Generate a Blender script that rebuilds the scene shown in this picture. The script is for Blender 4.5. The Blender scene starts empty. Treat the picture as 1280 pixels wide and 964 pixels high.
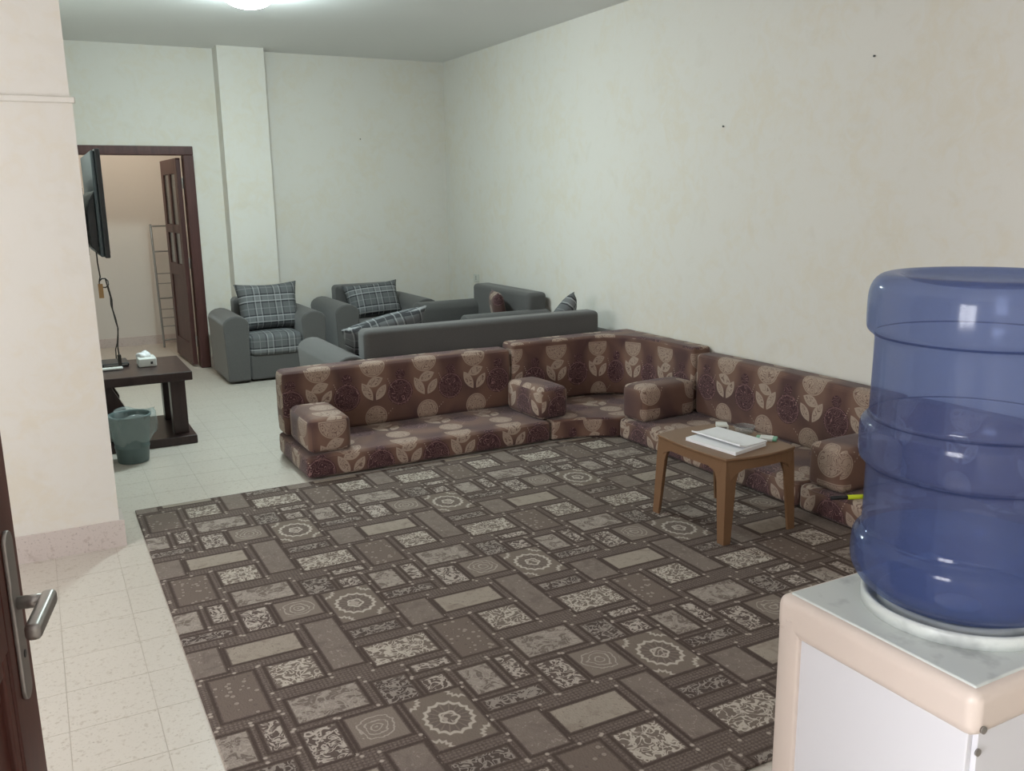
import bpy, bmesh, math, random
from mathutils import Vector, Matrix
random.seed(7)
SC = bpy.context.scene
COL = SC.collection

# ------------------------------------------------------------------ camera
H = 1.6
FPX, PITCH, YAW, ROLL = 1111.7, .211394, .488026, -.0146394
F = Vector((math.sin(YAW)*math.cos(PITCH), math.cos(YAW)*math.cos(PITCH), -math.sin(PITCH)))
R0 = Vector((math.cos(YAW), -math.sin(YAW), 0))
U0 = R0.cross(F)
RR = R0*math.cos(ROLL) + U0*math.sin(ROLL)
UU = -R0*math.sin(ROLL) + U0*math.cos(ROLL)
cam_d = bpy.data.cameras.new('camera')
cam_d.sensor_width = 36.0
cam_d.lens = FPX/1280*36.0
cam_d.clip_start = 0.02
cam = bpy.data.objects.new('camera', cam_d)
COL.objects.link(cam)
cam.matrix_world = Matrix(((RR.x, UU.x, -F.x, 0), (RR.y, UU.y, -F.y, 0), (RR.z, UU.z, -F.z, H), (0, 0, 0, 1)))
SC.camera = cam

# ------------------------------------------------------------------ world, lights, exposure
w = bpy.data.worlds.new('world')
SC.world = w
w.use_nodes = True
w.node_tree.nodes['Background'].inputs[0].default_value = (.75, .85, 1, 1)
w.node_tree.nodes['Background'].inputs[1].default_value = 1.0
SC.view_settings.view_transform = 'Standard'
SC.view_settings.look = 'None'
SC.view_settings.gamma = 1.0
SC.view_settings.use_curve_mapping = False
SC.view_settings.exposure = 0.42


def area_light(name, loc, rot, sx, sy, energy, color):
    d = bpy.data.lights.new(name, 'AREA')
    d.shape = 'RECTANGLE'
    d.size, d.size_y = sx, sy
    d.energy = energy
    d.color = color
    o = bpy.data.objects.new(name, d)
    COL.objects.link(o)
    o.location = loc
    o.rotation_euler = rot
    return o


# daylight entering through the two side windows (openings in wall_left)
area_light('window_hall_offscreen', (-2.42, 2.45, 1.55), (0, math.radians(-90), 0), 1.3, 1.6, 84, (1, .95, .91))
area_light('window_entry_offscreen', (-2.42, -.35, 1.55), (0, math.radians(-90), 0), 1.3, 1.2, 104, (1, .97, .97))
FAR_LAMP = 162.0
BEYOND_LAMP = 42.0


# ------------------------------------------------------------------ node expression helper
class X:
    """A float in a shader tree; arithmetic builds Math nodes."""
    def __init__(s, nt, v):
        s.nt, s.v = nt, v

    def op(s, kind, *a, clamp=False):
        n = s.nt.nodes.new('ShaderNodeMath')
        n.operation = kind
        n.use_clamp = clamp
        for i, q in enumerate((s,) + a):
            q = q.v if isinstance(q, X) else q
            if isinstance(q, (int, float)):
                n.inputs[i].default_value = q
            else:
                s.nt.links.new(q, n.inputs[i])
        return X(s.nt, n.outputs[0])

    def __add__(s, o): return s.op('ADD', o)
    def __radd__(s, o): return s.op('ADD', o)
    def __sub__(s, o): return s.op('SUBTRACT', o)
    def __rsub__(s, o): return X(s.nt, o).op('SUBTRACT', s)
    def __mul__(s, o): return s.op('MULTIPLY', o)
    def __rmul__(s, o): return s.op('MULTIPLY', o)
    def __truediv__(s, o): return s.op('DIVIDE', o)
    def abs(s): return s.op('ABSOLUTE')
    def sin(s): return s.op('SINE')
    def sqrt(s): return s.op('SQRT')
    def min(s, o): return s.op('MINIMUM', o)
    def max(s, o): return s.op('MAXIMUM', o)
    def lt(s, o): return s.op('LESS_THAN', o)
    def gt(s, o): return s.op('GREATER_THAN', o)
    def wrap(s, hi, lo): return s.op('WRAP', hi, lo)
    def atan2(s, o): return s.op('ARCTAN2', o)
    def fract(s): return s.op('FRACT')
    def sat(s): return s.op('ADD', 0.0, clamp=True)
    def step(s, e, sm):          # soft: 1 where s < e
        return ((e - s)/sm + .5).sat()


class Mat:
    def __init__(s, name, rough=.6, spec=.3):
        s.m = bpy.data.materials.new(name)
        s.m.use_nodes = True
        s.nt = s.m.node_tree
        s.b = s.nt.nodes['Principled BSDF']
        s.b.inputs['Roughness'].default_value = rough
        s.b.inputs['Specular IOR Level'].default_value = spec

    def node(s, t, **k):
        n = s.nt.nodes.new(t)
        for a, v in k.items():
            setattr(n, a, v)
        return n

    def coords(s, kind='Object'):
        if kind == 'UV':
            n = s.node('ShaderNodeUVMap')
            vec = n.outputs[0]
        elif kind == 'Position':
            vec = s.node('ShaderNodeNewGeometry').outputs['Position']
        else:
            vec = s.node('ShaderNodeTexCoord').outputs[kind]
        sp = s.node('ShaderNodeSeparateXYZ')
        s.nt.links.new(vec, sp.inputs[0])
        return vec, [X(s.nt, sp.outputs[i]) for i in range(3)]

    def noise(s, vec, scale, detail=3, rough=.5, dist=0, out='Fac'):
        n = s.node('ShaderNodeTexNoise')
        n.inputs['Scale'].default_value = scale
        n.inputs['Detail'].default_value = detail
        n.inputs['Roughness'].default_value = rough
        n.inputs['Distortion'].default_value = dist
        s.nt.links.new(vec, n.inputs['Vector'])
        return X(s.nt, n.outputs[out])

    def voronoi(s, vec, scale, feature='F1', rnd=1):
        n = s.node('ShaderNodeTexVoronoi', feature=feature)
        n.inputs['Scale'].default_value = scale
        n.inputs['Randomness'].default_value = rnd
        s.nt.links.new(vec, n.inputs['Vector'])
        return X(s.nt, n.outputs['Distance'])

    def mix(s, fac, a, b):
        n = s.node('ShaderNodeMix', data_type='RGBA')
        for i, q in ((0, fac), (6, a), (7, b)):
            if isinstance(q, X):
                q = q.v
            if isinstance(q, tuple):
                n.inputs[i].default_value = q if len(q) == 4 else q + (1,)
            elif isinstance(q, (int, float)):
                n.inputs[i].default_value = q
            else:
                s.nt.links.new(q, n.inputs[i])
        return n.outputs[2]

    def color(s, c):
        if isinstance(c, tuple):
            s.b.inputs['Base Color'].default_value = c + (1,)
        else:
            s.nt.links.new(c, s.b.inputs['Base Color'])
        return s

    def bump(s, h, strength=.3, dist=.01):
        n = s.node('ShaderNodeBump')
        n.inputs['Strength'].default_value = strength
        n.inputs['Distance'].default_value = dist
        s.nt.links.new(h.v, n.inputs['Height'])
        s.nt.links.new(n.outputs[0], s.b.inputs['Normal'])
        return s


def srgb(r, g, b, k=1.0):
    f = lambda c: ((c/255+.055)/1.055)**2.4 if c > 10 else c/255/12.92
    return (f(r)*k, f(g)*k, f(b)*k)


# ------------------------------------------------------------------ materials
M = {}


def plaster(name, base, ochre, amt):
    m = Mat(name, .62, .25)
    v, (x, y, z) = m.coords('Position')
    n1 = m.noise(v, 2.2, 4, .6, .6)
    n2 = m.noise(v, 9, 4, .65, 1.0)
    c = m.mix(((n1*n2*4 - .85)*1.6).sat()*amt, base, ochre)
    c = m.mix(((m.noise(v, 5.5, 3, .6, .4) - .58)*3).sat()*amt*.7, c, tuple(q*.82 for q in ochre))
    m.color(c).bump(n2, .12, .01)
    return m.m


M['wall'] = plaster('sponge_painted_plaster', (.755, .73, .68), (.73, .665, .545), .5)
M['ceiling'] = Mat('ceiling_paint', .8, .1).color((.82, .82, .81)).m
M['white_wall'] = Mat('pale_wall_paint', .7, .2).color((.72, .69, .64)).m


def terrazzo(name, base, speck):
    m = Mat(name, .28, .5)
    v, _ = m.coords('Position')
    oi = m.node('ShaderNodeObjectInfo')
    rnd = X(m.nt, oi.outputs['Random'])
    vo = m.voronoi(v, 70)
    n = m.noise(v, 45, 3, .6)
    chips = ((n - .57)*9).sat()
    c = m.mix(chips*.55, base, speck)
    c = m.mix(((m.noise(v, 18, 3, .6, .5) - .63)*10).sat()*.4, c, speck)
    c = m.mix(((m.noise(v, 110, 2) - .62)*9).sat()*.55, c, tuple(q*.6 for q in speck))
    c = m.mix(((m.noise(v, 2.0, 3) - .45)*2).sat()*.35, c, tuple(q*.88 for q in base))
    c = m.mix(rnd*.12, c, tuple(q*.78 for q in base))
    m.color(c)
    return m.m


M['tile'] = terrazzo('terrazzo_tile', (.585, .54, .48), (.35, .285, .22))
M['grout'] = Mat('tile_joint_grout', .8, .2).color((.50, .455, .395)).m
M['skirting'] = terrazzo('terrazzo_skirting', (.62, .55, .52), (.42, .34, .31))


def wood(name, dark, light, rough=.4, scale=1.0):
    m = Mat(name, rough, .4)
    v, (x, y, z) = m.coords('Object')
    mp = m.node('ShaderNodeMapping')
    mp.inputs['Scale'].default_value = (22*scale, 22*scale, 2.2*scale)
    m.nt.links.new(v, mp.inputs[0])
    n = m.noise(mp.outputs[0], 1.0, 4, .6, .8)
    m.color(m.mix(((n - .3)*1.8).sat(), dark, light))
    return m.m


M['door_wood'] = wood('red_brown_door_wood', srgb(78, 42, 36), srgb(112, 66, 55), .38)
M['frame_wood'] = wood('dark_mahogany_frame', srgb(70, 42, 40), srgb(96, 62, 58), .45)
M['table_wood'] = wood('dark_espresso_wood', srgb(44, 32, 32), srgb(66, 50, 48), .32)
M['metal'] = Mat('brushed_nickel', .34, .5).color((.42, .40, .38)).m
M['metal'].node_tree.nodes['Principled BSDF'].inputs['Metallic'].default_value = .85
M['chrome'] = Mat('dull_chrome', .3, .5).color((.30, .30, .29)).m
M['chrome'].node_tree.nodes['Principled BSDF'].inputs['Metallic'].default_value = .7
M['black'] = Mat('black_plastic', .35, .5).color((.018, .019, .022)).m
M['tvback'] = Mat('tv_back_plastic', .42, .5).color((.06, .075, .085)).m
M['screen'] = Mat('tv_screen', .12, .5).color((.008, .008, .01)).m
M['cable'] = Mat('black_cable', .5, .4).color((.03, .025, .022)).m
M['cardboard'] = Mat('tan_tag', .7, .2).color((.45, .27, .13)).m
M['white_plastic'] = Mat('white_plastic', .4, .4).color((.72, .73, .70)).m
M['paper'] = Mat('white_paper', .8, .1).color((.84, .85, .87)).m
M['bin'] = Mat('teal_bin_plastic', .42, .4).color((.11, .155, .155)).m
M['door_glass'] = Mat('dark_door_glass', .2, .5).color((.09, .10, .10)).m
M['yellow'] = Mat('yellow_green_plastic', .4, .4).color((.62, .75, .03)).m
M['green'] = Mat('green_packet_film', .35, .5).color((.16, .42, .28)).m
M['pack_dark'] = Mat('grey_print', .6, .3).color((.22, .20, .19)).m
M['socket'] = Mat('socket_plastic', .4, .4).color((.62, .62, .56)).m


def fabric_grey():
    m = Mat('charcoal_weave_upholstery', .85, .15)
    v, _ = m.coords('Object')
    n = m.noise(v, 260, 2, .6)
    n2 = m.noise(v, 3, 3)
    c = m.mix(n, (.075, .073, .073), (.135, .132, .13))
    c = m.mix(n2*.35, c, (.10, .095, .09))
    m.color(c).bump(n, .25, .002)
    m.b.inputs['Sheen Weight'].default_value = .25
    return m.m


M['grey'] = fabric_grey()


def plaid():
    m = Mat('grey_tartan_fabric', .85, .15)
    v, (u, t, _) = m.coords('UV')
    n = m.noise(v, 300, 2)
    P = .19

    def stripes(q):
        a = (q/P).fract()
        band = ((a - .5).abs()).lt(.16)
        dk = (((a - .5).abs() - .19).abs()).lt(.028)
        lt = (((a - .5).abs() - .125).abs()).lt(.022)
        thin = (a.lt(.03))
        return band, dk, lt, thin
    bu, du, lu, tu = stripes(u)
    bv, dv, lv, tv = stripes(t)
    c = m.mix(n*.5, (.12, .125, .13), (.16, .165, .17))
    c = m.mix((bu*.5 + bv)*.22, c, (.30, .31, .32))
    c = m.mix(((du*.6).max(dv))*.75, c, (.022, .022, .026))
    c = m.mix(((lu*.7).max(lv))*.45, c, (.55, .56, .56))
    c = m.mix((tu.max(tv))*.3, c, (.42, .43, .43))
    m.color(c).bump(n, .2, .002)
    return m.m


M['plaid'] = plaid()


def floral():
    """Brown jacquard: cream roundels, petals, dark roses."""
    m = Mat('brown_floral_jacquard', .7, .25)
    v, (u, t, _) = m.coords('UV')
    W, HH = .36, .47
    warp = m.noise(v, 3.0, 2, .5, .5)
    scr = m.noise(v, 26, 1, .4, .8)
    lines = ((scr*9).fract() - .5).abs().lt(.13)

    def loc(cx, cy):
        return (u - cx).wrap(W/2, -W/2), (t - cy).wrap(HH/2, -HH/2)

    def circ(cx, cy, r):
        a, b = loc(cx, cy)
        return (a*a + b*b).sqrt() - r

    def leaf(cx, cy, ang, L, B):
        a, b = loc(cx, cy)
        ca, sa = math.cos(ang), math.sin(ang)
        p = a*ca + b*sa
        q = b*ca - a*sa
        return q.abs()/B + (p*p)/(L*L) - 1.0
    S = .004
    # background in drifting browns
    c = m.mix(((warp - .38)*4).sat(), srgb(80, 57, 54, 1.15), srgb(110, 81, 68, 1.2))
    band = (((u*2*math.pi/W + warp*6).sin()*.5 + .5)*((t*2*math.pi/HH + warp*5).sin()*.5 + .5)).sat()
    c = m.mix(band*.6, c, srgb(74, 48, 50, 1.2))
    c = m.mix(circ(.09, .36, .11).step(0, .05)*.55, c, srgb(128, 100, 84, 1.3))
    fine = m.noise(v, 24, 0, .4, .8)
    curl = ((fine*5).fract() - .5).abs().lt(.13)
    # dark rose
    rose = circ(.27, .235, .088).min(circ(.275, .35, .034))
    rm = rose.step(0, S)
    c = m.mix(rm*.95, c, srgb(64, 37, 42, 1.1))
    a, b = loc(.27, .235)
    rr = (a*a + b*b).sqrt()
    sw = (b.atan2(a)*2 + rr*60 + fine*20).sin()
    c = m.mix(rm*(sw.abs().lt(.26))*.8, c, srgb(140, 106, 104, 1.2))
    c = m.mix(((rr - .080).abs().lt(.0022))*.6, c, srgb(140, 106, 104, 1.2))
    # cream half roundel at the top, roundel at the bottom, petals
    a, b = loc(.09, .425)
    half = circ(.09, .435, .084).max(b - .03)
    low = circ(.10, .085, .074)
    pet = leaf(.098, .318, .35, .060, .032).min(leaf(.046, .258, -1.05, .070, .029)).min(leaf(.138, .246, .95, .060, .028))
    cm = (half.min(low)).step(0, S)
    pm = pet.step(0, .12)
    c = m.mix(cm, c, srgb(174, 152, 136, 1.0))
    c = m.mix(pm, c, srgb(178, 158, 142, 1.0))
    a, b = loc(.10, .085)
    a2, b2 = loc(.09, .435)
    spir = (b.atan2(a)*2 + (a*a + b*b).sqrt()*75 + fine*20).sin().abs().lt(.34)
    spir2 = (b2.atan2(a2)*3 + (a2*a2 + b2*b2).sqrt()*70 + fine*20).sin().abs().lt(.34)
    c = m.mix(low.step(-.009, S)*spir*.85, c, srgb(100, 74, 64, 1.2))
    c = m.mix(half.step(-.009, S)*spir2*.85, c, srgb(100, 74, 64, 1.2))
    c = m.mix((low + .008).abs().lt(.0016)*.7, c, srgb(100, 74, 64, 1.2))
    c = m.mix((half + .008).abs().lt(.0016)*.7, c, srgb(100, 74, 64, 1.2))
    c = m.mix(pet.step(-.35, .1)*curl*.8, c, srgb(96, 70, 62, 1.2))
    # little dot rows
    a, b = loc(.185, .10)
    du = (a.wrap(.007, -.007)).abs().lt(.0024)*((b - a).abs().lt(.003))*(a.abs().lt(.03))
    a, b = loc(.20, .30)
    du = du.max((b.wrap(.007, -.007)).abs().lt(.0024)*((a + b*.4).abs().lt(.003))*(b.abs().lt(.03)))
    c = m.mix(du*.8, c, srgb(190, 170, 155, 1.15))
    g = m.noise(v, 500, 2)
    c = m.mix(g*.34, c, (.05, .034, .03))
    m.color(c).bump(g, .2, .002)
    m.b.inputs['Sheen Weight'].default_value = .15
    return m.m


M['floral'] = floral()


def carpet_mat():
    m = Mat('patchwork_carpet_pile', .92, .1)
    v, (x, y, _) = m.coords('Position')
    PX, PY = .815, .917
    u = x - (1.80 - .4075)
    t = y - (3.20 - .4585)
    rects = {
        'med': [(.405, .475, .19, .285)],
        'cream': [(.055, .07, .155, .155), (.43, .04, .23, .145)],
        'pale': [(.0, .285, .245, .125)],
        'tall': [(.23, .205, .105, .375), (.60, .28, .125, .19)],
        'dot': [(.67, .01, .14, .265)],
        'mixed': [(.10, .745, .225, .145), (.595, .63, .105, .165)],
        'dark': [(.32, .71, .105, .145), (.635, .475, .205, .055), (.40, .225, .18, .06)],
        'vine': [(.72, .65, .055, .155), (.48, .80, .13, .045), (.45, .68, .08, .085), (.03, .53, .10, .175)],
        'oval': [(.192, .54, .155, .165)],
    }

    def loc(cx, cy):
        return (u - cx).wrap(PX/2, -PX/2), (t - cy).wrap(PY/2, -PY/2)

    def box(cx, cy, ww, hh):
        a, b = loc(cx, cy)
        return (a.abs() - ww/2).max(b.abs() - hh/2)
    D = {}
    allmin = None
    for k, L in rects.items():
        for r in L:
            d = box(*r)
            D[k] = d if k not in D else D[k].min(d)
    for k in D:
        allmin = D[k] if allmin is None else allmin.min(D[k])
    n1 = m.noise(v, 30, 1, .4, .7)
    n2 = m.noise(v, 15, 2, .5, 1.0)
    n3 = m.noise(v, 150, 2, .6)
    n4 = m.noise(v, 75, 2, .5, .8)
    scroll = (((n1*4.6).fract() - .5).abs().step(.17, .12)).max((n2 - .52).abs().step(.025, .02))
    K = 1.1
    c = m.mix(((n3 - .35)*2.5).sat(), srgb(84, 73, 68, K), srgb(108, 97, 91, K))
    # braided channel: dark lines beside each panel, lighter middle
    c = m.mix((allmin - .010).abs().step(.0055, .004)*.8, c, srgb(70, 59, 55, K))
    braid = (((u + t)*230).sin()*((u - t)*230).sin()).gt(.2)
    c = m.mix(braid*allmin.gt(.018)*.4, c, srgb(130, 118, 110, K))
    # light stitched dots where channels cross
    dots = None
    for L in rects.values():
        for (cx, cy, ww, hh) in L:
            a, b = loc(cx, cy)
            a = a.abs() - (ww/2 + .023)
            b = b.abs() - (hh/2 + .023)
            q = (a*a + b*b).sqrt()
            dots = q if dots is None else dots.min(q)
    dots = dots.step(.0065, .004)*allmin.gt(.010)
    c = m.mix(dots*.85, c, srgb(172, 161, 151, K))
    fleck = ((n4 - .60)*9).sat()

    def fill(key, col):
        nonlocal c
        c = m.mix(D[key].step(0, .004), c, col)
    cream = srgb(168, 158, 148, K)
    fill('cream', m.mix(scroll, srgb(112, 101, 94, K), srgb(178, 169, 158, K)))
    pale = m.mix((((n2 - .52)*4).sat())*.6, srgb(150, 140, 129, K), srgb(118, 106, 98, K))
    fill('pale', m.mix(fleck*.5, pale, srgb(96, 84, 78, K)))
    tall = m.mix(fleck*.8, srgb(121, 110, 103, K), srgb(156, 145, 136, K))
    fill('tall', m.mix(((n2 - .5)*5).sat()*.5, tall, srgb(100, 89, 84, K)))
    specks = m.voronoi(v, 34)
    dotp = m.mix(specks.step(.27, .08)*.6, srgb(110, 98, 91, K), srgb(158, 148, 139, K))
    fill('dot', m.mix((specks - .33).abs().step(.03, .02)*.4, dotp, srgb(84, 74, 70, K)))
    mixed = m.mix(((n2 - .46)*7).sat()*.7, srgb(112, 101, 95, K), srgb(156, 146, 137, K))
    fill('mixed', m.mix(scroll*.45, mixed, srgb(172, 163, 153, K)))
    fill('dark', m.mix(scroll*.75, srgb(80, 70, 66, K), srgb(156, 147, 139, K)))
    fill('vine', m.mix(scroll.max(((n1 - .64)*9).sat()), srgb(92, 81, 76, K), srgb(170, 160, 151, K)))
    # oval panel
    a, b = loc(.192, .54)
    ov = ((a*a) + (b*b)).sqrt()
    ringo = ((ov*150 + n2*7).sin()).abs().lt(.4)
    fill('oval', m.mix(ringo*ov.lt(.072)*.7, srgb(124, 113, 105, K), srgb(168, 159, 149, K)))
    # medallion: plain ground, scalloped ring, inner ring, quarter rings in the corners
    med = srgb(116, 105, 97, K)

    def rosette(cx, cy, r, inner):
        a, b = loc(cx, cy)
        rr = (a*a + (b*.86)*(b*.86)).sqrt()
        sc = (b.atan2(a)*8).sin().abs()*.009
        e = rr + sc
        out = ((e - r).abs().step(.006, .004))
        if inner:
            out = out.max((rr - .028 + (b.atan2(a)*5).sin()*.003).abs().step(.004, .003))
            return out, rr.lt(.024), (e - r).lt(0)
        return out
    o1, core, disk = rosette(.405, .475, .078, True)
    mc = m.mix(disk*.45, med, srgb(92, 81, 77, K))
    petal = ((loc(.405, .475)[1]).atan2(loc(.405, .475)[0])*8).sin().abs().lt(.35)
    mc = m.mix(disk*petal*.3, mc, srgb(150, 139, 130, K))
    mc = m.mix(core*((n1 - .5).abs().lt(.08))*.8, mc, cream)
    mc = m.mix(o1*.9, mc, srgb(182, 173, 162, K))
    for sx in (-1, 1):
        for sy in (-1, 1):
            mc = m.mix(rosette(.405 + sx*.095, .475 + sy*.1425, .047, False)*.85, mc, srgb(178, 169, 158, K))
    fill('med', mc)
    big = m.noise(v, 1.2, 2)
    c = m.mix(((big - .4)*2).sat()*.18, c, srgb(88, 80, 68, K))
    m.color(c).bump(n3, .5, .006)
    return m.m


M['carpet'] = carpet_mat()


def translucent(name, tint, col, fac, rough=.08):
    m = bpy.data.materials.new(name)
    m.use_nodes = True
    nt = m.node_tree
    b = nt.nodes['Principled BSDF']
    b.inputs['Base Color'].default_value = col + (1,)
    b.inputs['Roughness'].default_value = rough
    b.inputs['Specular IOR Level'].default_value = .6
    tr = nt.nodes.new('ShaderNodeBsdfTransparent')
    tr.inputs[0].default_value = tint + (1,)
    mx = nt.nodes.new('ShaderNodeMixShader')
    mx.inputs[0].default_value = fac
    nt.links.new(tr.outputs[0], mx.inputs[1])
    nt.links.new(b.outputs[0], mx.inputs[2])
    nt.links.new(mx.outputs[0], nt.nodes['Material Output'].inputs[0])
    return m


M['bottle'] = translucent('blue_polycarbonate', (.62, .70, .90), (.098, .128, .265), .42, .12)
M['water'] = translucent('water_in_bottle', (.62, .74, .92), (.10, .20, .42), .30, .03)
M['bag'] = translucent('clear_bin_liner', (.86, .9, .9), (.62, .70, .70), .24, .2)
M['clear'] = translucent('clear_glass', (.95, .96, .96), (.6, .62, .62), .12, .05)
M['pane'] = translucent('window_pane', (.97, .98, 1), (.6, .65, .7), .06, .03)
M['beige'] = Mat('yellowed_beige_plastic', .38, .45).color((.72, .62, .55)).m
M['cooler'] = Mat('white_painted_panel', .4, .45).color((.75, .75, .78)).m


def top_plastic():
    m = Mat('grimy_white_plastic', .35, .45)
    v, _ = m.coords('Position')
    n = m.noise(v, 22, 3)
    m.color(m.mix(((n - .55)*6).sat()*.6, (.66, .70, .67), (.28, .30, .30)))
    return m.m


M['cooler_top'] = top_plastic()
M['brown_plastic'] = Mat('caramel_brown_plastic', .42, .4).color(srgb(122, 92, 67, 1.0)).m


def emit(name, col, strength):
    m = bpy.data.materials.new(name)
    m.use_nodes = True
    nt = m.node_tree
    e = nt.nodes.new('ShaderNodeEmission')
    e.inputs[0].default_value = col + (1,)
    e.inputs[1].default_value = strength
    nt.links.new(e.outputs[0], nt.nodes['Material Output'].inputs[0])
    return m


# ------------------------------------------------------------------ geometry helpers
def uv_box(me, off=(0, 0), swap=False):
    """Metric box projection: every face takes the two axes it lies in."""
    lay = me.uv_layers.new(name='UVMap')
    for p in me.polygons:
        n = p.normal
        ax = max(range(3), key=lambda i: abs(n[i]))
        for li in p.loop_indices:
            co = me.vertices[me.loops[li].vertex_index].co
            if swap == 'corner' and ax < 2:
                q = (co.x - co.y, co.z)
            elif ax == 0:
                q = (co.y, co.z)
            elif ax == 1:
                q = (co.x, co.z)
            else:
                q = (co.y, co.x) if swap is True else (co.x, co.y)
            lay.data[li].uv = (q[0] + off[0], q[1] + off[1])


def link(name, me, mat, parent=None, smooth=True, wn=True):
    o = bpy.data.objects.new(name, me)
    COL.objects.link(o)
    if mat:
        me.materials.append(mat)
    if smooth:
        for p in me.polygons:
            p.use_smooth = True
        if wn:
            md = o.modifiers.new('weighted', 'WEIGHTED_NORMAL')
            md.keep_sharp = True
    if parent:
        o.parent = parent
    return o


def finish(name, bm, mat, parent=None, world=True, smooth=True, uv=None, swap=False, wn=True):
    """bmesh (in world coordinates) -> object under parent (an unrotated Empty)."""
    bmesh.ops.recalc_face_normals(bm, faces=bm.faces)
    me = bpy.data.meshes.new(name)
    bm.to_mesh(me)
    bm.free()
    if uv is not None:
        uv_box(me, uv, swap)
    if parent is not None and world:
        loc = parent.location.copy()
        pp = parent.parent
        while pp is not None:
            loc += pp.location
            pp = pp.parent
        for vtx in me.vertices:
            vtx.co -= loc
    return link(name, me, mat, parent, smooth, wn)


def bm_box(x0, x1, y0, y1, z0, z1, r=0, seg=2, bm=None):
    b = bmesh.new()
    vs = bmesh.ops.create_cube(b, size=1)['verts']
    for q in vs:
        q.co = Vector(((x0 + x1)/2 + q.co.x*(x1 - x0), (y0 + y1)/2 + q.co.y*(y1 - y0), (z0 + z1)/2 + q.co.z*(z1 - z0)))
    if r > 0:
        bmesh.ops.bevel(b, geom=b.edges[:], offset=r, segments=seg, profile=.5, affect='EDGES')
    return merge(bm, b)


def merge(bm, b):
    if bm is None:
        return b
    tmp = bpy.data.meshes.new('t')
    b.to_mesh(tmp)
    b.free()
    bm.from_mesh(tmp)
    bpy.data.meshes.remove(tmp)
    return bm


def bm_prism(pts, axis, a0, a1, r=0, seg=2, bm=None):
    """polygon pts (in the two other axes, cyclic order) extruded along axis."""
    b = bmesh.new()

    def mk(p, a):
        if axis == 'X':
            return (a, p[0], p[1])
        if axis == 'Y':
            return (p[0], a, p[1])
        return (p[0], p[1], a)
    A = [b.verts.new(mk(p, a0)) for p in pts]
    B = [b.verts.new(mk(p, a1)) for p in pts]
    n = len(pts)
    b.faces.new(A)
    b.faces.new(B[::-1])
    for i in range(n):
        b.faces.new((A[i], B[i], B[(i+1) % n], A[(i+1) % n]))
    bmesh.ops.recalc_face_normals(b, faces=b.faces)
    if r > 0:
        es = [e for e in b.edges if len(e.link_faces) == 2 and e.calc_face_angle(0) > .6]
        bmesh.ops.bevel(b, geom=es, offset=r, segments=seg, profile=.5, affect='EDGES')
    return merge(bm, b)


def bm_tube(path, r, n=8, bm=None, closed=False):
    b = bmesh.new()
    P = [Vector(p) for p in path]
    rings = []
    N = len(P)
    for i, p in enumerate(P):
        if closed:
            d = P[(i+1) % N] - P[i-1]
        else:
            d = P[min(i+1, N-1)] - P[max(i-1, 0)]
        d.normalize()
        up = Vector((0, 0, 1)) if abs(d.z) < .9 else Vector((1, 0, 0))
        s = d.cross(up).normalized()
        q = s.cross(d)
        rings.append([b.verts.new(p + (s*math.cos(2*math.pi*k/n) + q*math.sin(2*math.pi*k/n))*r) for k in range(n)])
    for i in range(N if closed else N-1):
        A, B = rings[i], rings[(i+1) % N]
        for k in range(n):
            b.faces.new((A[k], A[(k+1) % n], B[(k+1) % n], B[k]))
    if not closed:
        b.faces.new(rings[0])
        b.faces.new(rings[-1][::-1])
    return merge(bm, b)


def bm_lathe(prof, cx, cy, n=48, bm=None, cap=True):
    b = bmesh.new()
    rings = []
    for r, z in prof:
        rings.append([b.verts.new((cx + r*math.cos(2*math.pi*k/n), cy + r*math.sin(2*math.pi*k/n), z)) for k in range(n)])
    for A, B in zip(rings, rings[1:]):
        for k in range(n):
            b.faces.new((A[k], A[(k+1) % n], B[(k+1) % n], B[k]))
    if cap:
        if prof[0][0] > 1e-5:
            b.faces.new(rings[0][::-1])
        if prof[-1][0] > 1e-5:
            b.faces.new(rings[-1])
    bmesh.ops.remove_doubles(b, verts=b.verts, dist=1e-6)
    return merge(bm, b)


def thing(name, label, cat, loc, group=None):
    o = bpy.data.objects.new(name, None)
    o.empty_display_size = .1
    COL.objects.link(o)
    o.location = loc
    return tag(o, label, cat, group)


def tag(o, label, cat, group=None):
    o['label'] = label
    o['category'] = cat
    if group:
        o['group'] = group
    return o


def struct(o, label, cat=None):
    o['kind'] = 'structure'
    o['label'] = label
    o['category'] = cat or o.name.split('_')[0]
    return o


def box_obj(name, dims, mat, parent=None, r=0, seg=2, uv=None, swap=False):
    return finish(name, bm_box(*dims, r=r, seg=seg), mat, parent, smooth=r > 0, uv=uv, swap=swap)


# ------------------------------------------------------------------ the setting
ZC = 2.95
XR = 3.97
YB = 8.90
YS = 4.367          # front plane of the stub wall's skirting
XS = .22            # free end of the stub wall

# floor: slab plus terrazzo tiles
slab = box_obj('floor', (-2.45, 4.15, -1.9, 10.9, -.12, -.001), M['grout'])
struct(slab, 'speckled cream terrazzo tile floor running through the room', 'floor')
TS, TJ = .2545, .002
tile_bm = bm_box(0, TS - TJ, 0, TS - TJ, -.010, 0)
tile_me = bpy.data.meshes.new('tile')
tile_bm.to_mesh(tile_me)
tile_bm.free()
tile_me.materials.append(M['tile'])
TX0, TY0 = -.063 - 9*TS, -1.76
cells = []
ix = 0
while TX0 + ix*TS < 4.05:
    iy = 0
    while TY0 + iy*TS < 10.75:
        cells.append((TX0 + ix*TS, TY0 + iy*TS))
        iy += 1
    ix += 1


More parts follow.
